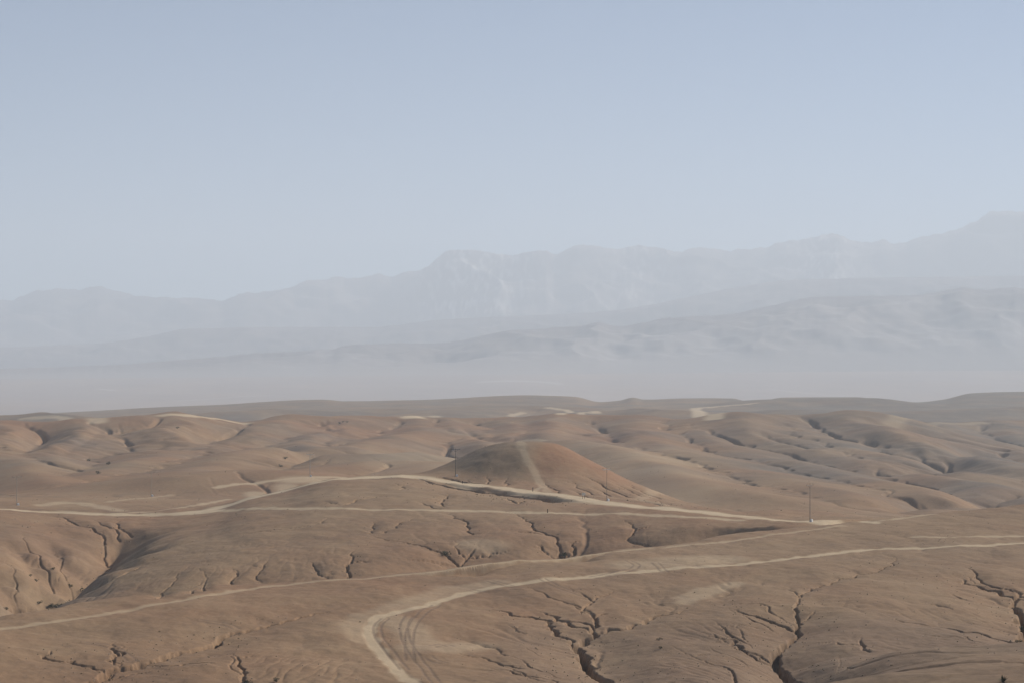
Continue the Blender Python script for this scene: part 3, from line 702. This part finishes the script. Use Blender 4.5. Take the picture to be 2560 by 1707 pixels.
# ---------------------------------------------------------------- far plain, foothills and mountains
def far_sheet(name, y0, y1, ny, knots, relief, attrs_fn, material, label, us=6.0, u0=-900, u1=3460):
    u = np.arange(u0, u1, us); y = np.exp(np.linspace(math.log(y0), math.log(y1), ny))
    UU2, YY2 = np.meshgrid(u, y); X2 = (UU2 - W_PX / 2) / FOC * YY2
    ky = []; kz = []
    for yy, s in knots:
        yk = np.full(len(u), float(yy)) if not callable(yy) else yy(u)
        sk = curve(s, u) + (1.3 * noise(u / 31, u * 0 + yy, 7) + .9 * noise(u / 12, u * 0 + yy, 8) if len(s) > 8 else 0) if isinstance(s, list) else np.full(len(u), float(s))
        ky.append(yk); kz.append(CAMZ - drop_at(sk, yk))
    Z2 = eval_knots(np.array(ky), np.array(kz), YY2)
    Z2 = relief(X2, YY2, Z2, UU2)
    o = grid_mesh(name, X2, YY2, Z2, np.ones((ny - 1, len(u) - 1), bool), attrs_fn(X2, YY2, Z2, UU2), material)
    structure(o, label); return o

sG = [(-900,930),(0,921),(326,910),(599,889),(816,877),(892,861),(1088,858),(1280,828),(1400,820),(1460,815),(1498,807),(1536,818),(1600,811),(1661,797),(1824,786),(1933,764),
      (2053,742),(2160,741),(2287,739),(2350,730),(2412,720),(2466,726),(2532,719),(2560,723),(3400,690)]
sG2 = [(-900,880),(0,868),(250,858),(381,839),(463,823),(707,818),(925,818),(1100,800),(1500,780),(2000,700),(2560,690),(3400,680)]
sM = [(-900,790),(-300,770),(0,757),(22,758),(93,731),(136,726),(185,728),(218,724),(248,721),(272,729),(305,736),(348,750),(435,753),(517,758),(550,762),(577,752),(610,739),(718,733),
      (778,710),(816,704),(841,696),(871,698),(947,686),(974,692),(1007,682),(1045,679),(1088,654),(1127,635),(1197,633),(1280,645),(1324,633),(1362,631),(1386,643),(1411,633),
      (1443,619),(1487,621),(1541,633),(1579,624),(1607,624),(1694,636),(1743,626),(1813,631),(1900,624),(1949,610),(2015,603),(2091,586),(2129,603),(2162,608),(2213,598),
      (2238,606),(2260,606),(2287,595),(2368,582),(2450,552),(2483,533),(2560,533),(3000,560),(3400,600)]

def far_material(name, c0, c1):
    m, nt, b = mat(name)
    c = mixc(nt, attr(nt, "red"), c0, c1)
    c = mixc(nt, attr(nt, "dust"), c, (.55, .5, .45))
    nt.links.new(c, b.inputs["Base Color"]); return m
FAR = far_material('plain_soil', (.34, .275, .235), (.38, .30, .245)); ROCK = far_material('mountain_rock', (.16, .13, .12), (.26, .205, .17))

def plain_rel(X, Yv, Z, Uv):
    return Z + 9 * fbm(X, Yv, 900, 4, 120) * sstep(6300, 7200, Yv) * (1 - sstep(10300, 11400, Yv))
def plain_att(X, Yv, Z, Uv):
    d = np.zeros(X.shape, np.float32)
    for (x0, x1, yy, w, v) in [(1180, 1420, 10300, 90, .55), (235, 300, 9900, 60, .9), (1900, 2200, 9500, 60, .3), (420, 700, 8800, 50, .3)]:
        d = np.maximum(d, v * np.exp(-((Yv - yy - 400 * np.sin(Uv / 90)) / w) ** 2) * sstep(x0, x0 + 30, Uv) * (1 - sstep(x1 - 30, x1, Uv)))
    return dict(red=np.clip(.35 + .9 * fbm(X, Yv * .5, 700, 4, 121), 0, 1), dust=d.astype(np.float32))
far_sheet("plain", 6300, 11500, 260, [(6000, 1050), (7000, 1046), (8000, 1012), (9200, [(-900, 990), (0, 990), (1280, 984), (2560, 985)]), (10500, [(-900, 965), (0, 962), (1280, 955), (2560, 950), (3400, 950)]), (11500, [(-900, 948), (0, 946), (1280, 935), (2560, 925), (3400, 920)])],
          plain_rel, plain_att, FAR, "hazy flat plain between the hills and the mountains")

def mount_rel(amp, sc, seed, yc, half, keep=.0):
    def f(X, Yv, Z, Uv):
        r = 1 - np.abs(fbm(X, Yv, sc, 5, seed)) * 1.6
        t = np.clip(1 - np.abs(Yv - yc) / half, 0, 1) * sstep(yc - half, yc - half * .75, Yv)
        base = CAMZ - drop_at(930, Yv)
        hgt = np.clip(Z - base, 0, None)
        if keep:
            q = Uv + (Yv - yc) * .03
            jag = 3.4 * (1 - 3 * np.abs(noise(q / 44, Yv / 900, 17))) + 2.0 * (1 - 3 * np.abs(noise(q / 19, Yv / 500, 18)))
            Z = Z + jag * Yv / FOC * np.exp(-((Yv - yc) / 750) ** 2)
        return Z + (r - .55) * amp * sstep(0, .35, t) * (1 - sstep(.70, .97, t) * (1 - keep)) * np.clip(hgt / (amp * 2), .1, 1)
    return f
def mount_att(snow):
    def f(X, Yv, Z, Uv):
        n = fbm(X, Yv, 1400, 5, 140, .6)
        d = np.zeros(X.shape)
        if snow:
            m = np.exp(-((Uv - 1190) / 130) ** 2) + .7 * np.exp(-((Uv - 2060) / 90) ** 2) + .5 * np.exp(-((Uv - 1590) / 100) ** 2)
            d = np.clip((noise(Uv / 14 + Z / 300, Z / 150, 150) + .6 * noise(Uv / 7 - Z / 160, Z / 90, 151)) * 1.5, 0, 1) * m * sstep(450, 800, Z) * 1.3
        else:
            d = np.clip(n - .25, 0, 1) * .5 * sstep(1500, 2100, Uv) + .47 * (1 - sstep(11500, 13300, Yv + 500 * n))
        return dict(red=np.clip(.2 + n * .8, 0, 1), dust=np.clip(d, 0, 1).astype(np.float32))
    return f
def wob(y, a, s): return lambda u: y + a * np.sin(u / s)
far_sheet("foothills", 11500, 16500, 200, [(11500, [(-900, 948), (0, 946), (1280, 935), (2560, 925), (3400, 920)]), (13500, sG), (16600, 945)],
          mount_rel(65, 1300, 130, 13500, 2000), mount_att(False), ROCK, "hazy grey foothills rising to the right")
far_sheet("foothills", 16000, 20500, 120, [(15900, 950), (18000, sG2), (20600, 945)],
          mount_rel(90, 1700, 131, 18000, 2500), mount_att(False), ROCK, "very faint hazy ridge between foothills and mountains")
far_sheet("mountains", 20000, 29000, 260, [(19900, 950), (24500, sM), (29100, 940)],
          mount_rel(300, 3200, 132, 24500, 4600, .12), mount_att(True), ROCK, "pale blue hazy mountain range on the skyline", us=4.0)

# ---------------------------------------------------------------- haze
bpy.ops.mesh.primitive_cube_add(size=1)
hz = bpy.context.object; hz.name = "haze"
x0, x1, ya, yb, za, zb = -26000, 26000, -2500, 29600, -420, 2120
hz.scale = (x1 - x0, yb - ya, zb - za); hz.location = ((x0 + x1) / 2, (ya + yb) / 2, (za + zb) / 2)
hm = bpy.data.materials.new("haze"); hm.use_nodes = True; nt = hm.node_tree
nt.nodes.remove(nt.nodes["Principled BSDF"])
pv = nt.nodes.new("ShaderNodeVolumePrincipled"); pv.inputs["Density"].default_value = HAZE
pv.inputs["Color"].default_value = (.835, .918, 1.0, 1); pv.inputs["Anisotropy"].default_value = .12
nt.links.new(pv.outputs[0], nt.nodes["Material Output"].inputs["Volume"])
hz.data.materials.append(hm); hz["kind"] = "stuff"; hz["label"] = "pale dusty haze over the whole valley"

# ---------------------------------------------------------------- things

def ground_z(x, y):
    u = x / y * FOC + W_PX / 2
    fu = (u - U[0]) / 2.4; j = int(fu); a = fu - j
    i = int(np.searchsorted(Y, y)) - 1; b = (y - Y[i]) / (Y[i + 1] - Y[i])
    z = (Z[i, j] * (1 - a) + Z[i, j + 1] * a) * (1 - b) + (Z[i + 1, j] * (1 - a) + Z[i + 1, j + 1] * a) * b
    return float(z)
def flat_mat(name, col, rough=.85, var=.35, scale=3.0):
    m, nt, b = mat(name)
    b.inputs["Roughness"].default_value = rough
    c = mixc(nt, noise_n(nt, scale, 4), tuple(v * (1 - var) for v in col), tuple(min(1, v * (1 + var)) for v in col))
    nt.links.new(c, b.inputs["Base Color"]); return m
M_POLE = flat_mat("weathered_pole", (.19, .155, .125)); M_POLE2 = flat_mat("pale_concrete", (.42, .38, .34))
M_SANDY = flat_mat("sandy_concrete", (.42, .34, .27)); M_STEEL = flat_mat("dull_steel", (.14, .13, .125), .6); M_PALE = flat_mat("pale_steel", (.5, .48, .44), .5)
M_WHITE = flat_mat("whitewash", (.80, .78, .74), .8, .08); M_CER = flat_mat("ceramic", (.28, .16, .10), .3)
M_SIGN = flat_mat("sign_face", (.68, .64, .56), .5, .08); M_LEAF = flat_mat("shrub_leaves", (.062, .066, .036), .8, .4, 6); M_WOOD = flat_mat("shrub_wood", (.10, .075, .05))
M_POLE3 = flat_mat("sun_bleached_pole", (.30, .24, .19)); M_DARK = flat_mat("dark_timber", (.07, .055, .045))

def tube(vs, fs, p0, p1, r0, r1, n=8, caps=True):
    p0 = np.array(p0, float); p1 = np.array(p1, float); d = p1 - p0; d /= np.linalg.norm(d)
    a = np.cross(d, (0, 0, 1) if abs(d[2]) < .9 else (1, 0, 0)); a /= np.linalg.norm(a); b = np.cross(d, a)
    k = len(vs)
    for p, r in ((p0, r0), (p1, r1)):
        for i in range(n):
            t = 2 * math.pi * i / n; vs.append(tuple(p + r * (a * math.cos(t) + b * math.sin(t))))
    for i in range(n): fs.append((k + i, k + (i + 1) % n, k + n + (i + 1) % n, k + n + i))
    if caps: fs.append(tuple(k + i for i in range(n))[::-1]); fs.append(tuple(k + n + i for i in range(n)))
def box(vs, fs, c, s, bev=0.0):
    import bmesh
    bm = bmesh.new(); bmesh.ops.create_cube(bm, size=1)
    for v in bm.verts: v.co = (v.co.x * s[0] + c[0], v.co.y * s[1] + c[1], v.co.z * s[2] + c[2])
    if bev: bmesh.ops.bevel(bm, geom=bm.edges[:], offset=bev, segments=2, affect='EDGES')
    k = len(vs); bm.verts.ensure_lookup_table()
    vs += [tuple(v.co) for v in bm.verts]; fs += [tuple(k + v.index for v in f.verts) for f in bm.faces]; bm.free()
def build(name, vs, fs, m, parent=None):
    me = bpy.data.meshes.new(name); me.from_pydata(vs, [], fs); me.update(); me.materials.append(m)
    o = bpy.data.objects.new(name, me); scn.collection.objects.link(o)
    if parent: o.parent = parent
    return o
def thing(name, x, y, label, cat, group=None, rz=0, dz=0.0):
    o = bpy.data.objects.new(name, None); scn.collection.objects.link(o); o.empty_display_size = .5
    o.location = (x, y, ground_z(x, y) + dz); o.rotation_euler.z = rz
    o["label"] = label; o["category"] = cat
    if group: o["group"] = group
    return o
def dup(root, x, y, label, rz=0, sc=1.0, dz=0.0):
    r = root.copy(); scn.collection.objects.link(r); r.location = (x, y, ground_z(x, y) + dz); r.rotation_euler.z = rz; r.scale = (sc, sc, sc); r["label"] = label
    for ch in list(root.children):
        c = ch.copy(); scn.collection.objects.link(c); c.parent = r
        for g in ch.children:
            d = g.copy(); scn.collection.objects.link(d); d.parent = c
    return r

# utility poles along the road
def utility_pole(px, py, label, arm_mat, pole_mat, rz, q_=.85):
    x, y = at(px, py)
    t = thing("utility_pole", x, y, label, "utility pole", "utility poles along the dirt road", rz)
    vs, fs = [], []; tube(vs, fs, (0, 0, -.6), (0, 0, 5.8), .19 * q_, .15 * q_, 12); tube(vs, fs, (0, 0, 5.8), (0, 0, 12.0), .15 * q_, .10 * q_, 12)
    build("pole", vs, fs, pole_mat, t)
    vs, fs = [], []; box(vs, fs, (.45, -.2, .30), (.85, .85, .95), .06); box(vs, fs, (.45, -.2, .83), (.55, .55, .14), .04)
    build("footing", vs, fs, M_WHITE, t)
    vs, fs = [], []; box(vs, fs, (0, 0, 11.7), (4.4, .14, .20), .02)
    for q in (-1, 1): tube(vs, fs, (q * 1.2, 0, 11.65), (0, 0, 10.6), .045, .045, 6)
    a = build("crossarm", vs, fs, arm_mat, t)
    for q in (-1.9, 0, 1.9):
        vs, fs = [], []
        z0 = 11.8 if q else 12.0
        tube(vs, fs, (q, 0, z0), (q, 0, z0 + .16), .03, .03, 6)
        for k in range(3): tube(vs, fs, (q, 0, z0 + .16 + k * .1), (q, 0, z0 + .24 + k * .1), .12 - .02 * k, .08 - .015 * k, 8)
        build("insulator", vs, fs, M_CER, a)
    return t
utility_pole(2025, 1303, "tall brown utility pole at the right end of the dirt road", M_POLE3, M_POLE3, .9, .72)
utility_pole(1517, 1250, "utility pole with a pale crossarm below the red flank of the conical hill", M_PALE, M_POLE3, .75, .6)
utility_pole(1139, 1187, "dark T-shaped utility pole in front of the left slope of the conical hill", M_STEEL, M_POLE, .35)
utility_pole(775, 1190, "pale-topped utility pole where two branches of the dirt road meet", M_PALE, M_POLE2, .5)
utility_pole(378, 1240, "faint utility pole with a white footing on the thin track left of the road fork", M_SANDY, M_SANDY, .6)
utility_pole(42, 1262, "utility pole with a white footing near the left edge above the dirt road", M_SANDY, M_SANDY, .6)

# sign board
x, y = at(1459, 1245)
t = thing("road_sign", x, y, "small pale board on dark posts beside the dirt road below the conical hill", "sign", None, .15)
vs, fs = [], []; box(vs, fs, (0, 0, 1.72), (1.3, .05, 1.05), .015); build("sign_board", vs, fs, M_SIGN, t)
for q in (-.38, .38):
    vs, fs = [], []; tube(vs, fs, (q, .06, -.3), (q, .06, 2.15), .06, .06, 8); build("post", vs, fs, M_DARK, t)

# marker posts
def marker(px, py, label, h=1.25):
    x, y = at(px, py); t = thing("marker_post", x, y, label, "marker post", "short dark posts near the road")
    vs, fs = [], []; box(vs, fs, (0, 0, h / 2 - .1), (.26, .26, h + .2), .03); build("post", vs, fs, M_DARK, t)
    vs, fs = [], []; box(vs, fs, (0, 0, h + .06), (.34, .34, .10), .03); build("cap", vs, fs, M_STEEL, t)
marker(1332, 1227, "short dark post on the road edge at the foot of the pale hill path", 1.5)
marker(1156, 1207, "short dark post on the road edge below the T-shaped utility pole", 1.0)
marker(1369, 1281, "short dark post on the thin track below the dirt road", 1.2)

# shrubs
def shrub_mesh(seed, r=1.0, h=1.1, n=420):
    rs = np.random.RandomState(seed); vs, fs = [], []
    cl = [(rs.normal(0, .42) * r, rs.normal(0, .42) * r, h * rs.uniform(.25, .85), rs.uniform(.28, .5) * r) for _ in range(9)]
    for _ in range(n):
        c = cl[rs.randint(len(cl))]; d = rs.normal(size=3); d /= np.linalg.norm(d)
        p = np.array(c[:3]) + d * c[3] * rs.uniform(.5, 1.05) * np.array((1, 1, .8)); p[2] = max(p[2], .04)
        a = rs.normal(size=3); a /= np.linalg.norm(a); b = np.cross(a, rs.normal(size=3)); b /= np.linalg.norm(b)
        s_ = rs.uniform(.05, .12); k = len(vs)
        vs += [tuple(p - a * s_), tuple(p + b * s_ * .5), tuple(p + a * s_), tuple(p - b * s_ * .5)]; fs.append((k, k + 1, k + 2, k + 3))
    return vs, fs, cl
def make_shrub(seed, x, y, label, group, sc, rz=0):
    t = thing("shrub", x, y, label, "shrub", group, rz); t.scale = (sc, sc, sc)
    vs, fs, cl = shrub_mesh(seed); build("foliage", vs, fs, M_LEAF, t)
    vs, fs = [], []
    for c in cl[:6]: tube(vs, fs, (0, 0, -.15), (c[0] * .8, c[1] * .8, c[2] * .9), .045, .015, 5)
    build("stem", vs, fs, M_WOOD, t); return t
SHRUBS = [
 (373, 1646, 1.0, "round dark shrub midway along the lower left gully"), (475, 1618, .75, "small dark shrub farthest up the lower left gully"),
 (282, 1668, 1.1, "dark shrub at the forked lower end of the left gully"), (620, 1704, 1.0, "dark shrub at the bottom edge in the steep gully left of the sharp bend"),
 (692, 1703, .7, "small dark bush at the bottom edge beside the rill field"), (216, 1376, 2.4, "green bush in the upper bend of the left valley"),
 (154, 1406, 2.6, "widest green bush on the floor of the left valley"), (131, 1407, 1.3, "small bush touching the widest bush in the left valley"),
 (53, 1494, 1.6, "dark bush low in the left valley where the two channels join"), (1113, 1379, 1.7, "dark bush on the left lip of the middle gully behind the crest"),
 (1400, 1377, 1.5, "green bush in the left half of the small hollow behind the crest"), (1413, 1375, 1.3, "green bush in the right half of the small hollow behind the crest"),
 (2548, 1601, 1.2, "green bush behind the near rise at the right edge"), (2550, 1552, 1.5, "dark bush filling the gully at the right edge"),
 (223, 1150, 1.5, "dark bush alone above the pale outcrop in the left hills"), (272, 1160, 1.7, "dark bush on the pale outcrop in the left hills"),
 (244, 1184, 1.6, "dark bush at the foot of the pale outcrop in the left hills"), (713, 1140, 1.5, "dark bush above the notch left of the pale-topped pole"),
 (703, 1162, 1.5, "dark bush below the notch left of the pale-topped pole"), (444, 1063, 1.4, "dark bush near the top of the highest left hill"),
 (848, 1057, 1.4, "left dark bush of a cluster on the far hill crest"), (857, 1055, 1.2, "middle dark bush of a cluster on the far hill crest"), (868, 1056, 1.3, "right dark bush of a cluster on the far hill crest"),
 (1648, 1596, .55, "upper of two tiny dark bushes right of the main gully"), (1650, 1618, .5, "lower of two tiny dark bushes right of the main gully"),
]
protos = []
for i, (px, py, sc, lab) in enumerate(SHRUBS):
    x, y = at(px, py); rz = i * 1.7
    if i < 4: protos.append(make_shrub(300 + i, x, y, lab, "dark shrubs in the gullies and hollows", sc, rz))
    else: dup(protos[i % 4], x, y, lab, rz, sc)
for k, (px, py, sc, lab) in enumerate([
 (77, 1394, .8, "left small shrub of the pair halfway up the red slope of the left valley"), (91, 1394, .8, "right small shrub of the pair halfway up the red slope of the left valley"),
 (97, 1410, 1.0, "small shrub just under the pair on the red slope of the left valley"), (175, 1380, .9, "small shrub on the tip of the red spur in the left valley"),
 (133, 1376, .8, "highest small shrub on the red spur in the left valley"), (16, 1450, .8, "small shrub on the lower red spur near the left edge"),
 (15, 1492, 1.0, "lowest small shrub at the foot of the red slope near the left edge"), (132, 1428, 1.0, "small shrub beside the channel below the widest green bush"),
 (4, 1437, .9, "small shrub cut by the left edge on the red slope")]):
    x, y = at(px, py); dup(protos[k % 4], x, y, lab, k * 1.3, sc)["group"] = "small shrubs on the left valley slopes"
# loose stones and dry scrub too many to count
def scatter(name, n, seed, weight, size, flat, label, m, tuft=False):
    rs = np.random.RandomState(seed); vs, fs = [], []; k_ = 0; tries = 0
    while k_ < n and tries < n * 60:
        tries += 1
        y = math.exp(rs.uniform(math.log(290), math.log(1500))); u = rs.uniform(-120, 2680)
        j = int((u - U[0]) / 2.4); i = int(np.searchsorted(Y, y)) - 1
        if ROAD[i, j] or rs.rand() > weight(i, j): continue
        x = (u - W_PX / 2) / FOC * y; z = ground_z(x, y); r = size * rs.uniform(.5, 1.3) * (1 + .5 * (y > 700)); k_ += 1
        if tuft:
            for q in range(9):
                d = rs.normal(size=3); d[2] = abs(d[2]) + .3; d /= np.linalg.norm(d); c = np.array((x, y, z)) + d * r * rs.uniform(.3, .8)
                a = rs.normal(size=3); a /= np.linalg.norm(a); b = np.cross(a, d); b /= np.linalg.norm(b) + 1e-6; h = len(vs)
                vs += [tuple(c - a * r * .3), tuple(c + b * r * .22), tuple(c + a * r * .3), tuple(c - b * r * .22)]; fs.append((h, h + 1, h + 2, h + 3))
        else:
            h = len(vs)
            for t in (0, 1, 2, 3, 4): vs.append((x + r * rs.uniform(.7, 1.1) * math.cos(t * 1.257), y + r * rs.uniform(.7, 1.1) * math.sin(t * 1.257), z - .05))
            for t in (0, 1, 2, 3, 4): vs.append((x + r * rs.uniform(.4, .7) * math.cos(t * 1.257), y + r * rs.uniform(.4, .7) * math.sin(t * 1.257), z + r * flat * rs.uniform(.7, 1.1)))
            fs += [(h + t, h + (t + 1) % 5, h + 5 + (t + 1) % 5, h + 5 + t) for t in range(5)] + [tuple(h + 5 + t for t in range(5))]
    o = build(name, vs, fs, m); o["kind"] = "stuff"; o["label"] = label
patch = sstep(-.1, .5, noise(XX / 40, YY / 40, 401))
scatter("loose_stones", 2600, 21, lambda i, j: .10 + .5 * patch[i, j] + .5 * min(CARVE[i, j], 1), .17, .7, "loose pale stones strewn over the bare slopes", flat_mat("stone", (.33, .25, .18)))
scatter("dry_scrub", 1500, 22, lambda i, j: .012 + .10 * patch[i, j] ** 3 + .9 * min(CARVE[i, j] * .6, 1), .26, 1, "low dry scrub dotted along the gullies", flat_mat("dry_scrub", (.11, .095, .055)), True)
# spiky plant on the near rise
x, y = at(2508, 1704)
t = thing("spiky_bush", x, y, "dark spiky bush on the near rise at the bottom right corner", "bush")
rs = np.random.RandomState(5); vs, fs = [], []
for k in range(46):
    az_ = rs.uniform(0, 6.28); el = rs.uniform(.25, 1.4); L_ = rs.uniform(.5, 1.25)
    d = np.array((math.cos(az_) * math.cos(el), math.sin(az_) * math.cos(el), math.sin(el))); s_ = np.cross(d, (0, 0, 1)); s_ /= np.linalg.norm(s_)
    p0 = d * .1; p1 = d * L_ * .5 + s_ * .0; p2 = d * L_ + np.array((0, 0, -.12 * math.cos(el))); w_ = rs.uniform(.05, .09); n0 = len(vs)
    vs += [tuple(p0 - s_ * w_ * .6), tuple(p0 + s_ * w_ * .6), tuple(p1 + s_ * w_), tuple(p1 - s_ * w_), tuple(p2)]
    fs += [(n0, n0 + 1, n0 + 2, n0 + 3), (n0 + 3, n0 + 2, n0 + 4)]
build("leaves", vs, fs, M_LEAF, t)
vs, fs = [], []; tube(vs, fs, (0, 0, -.2), (.02, 0, .35), .11, .06, 8); build("stem", vs, fs, M_WOOD, t)
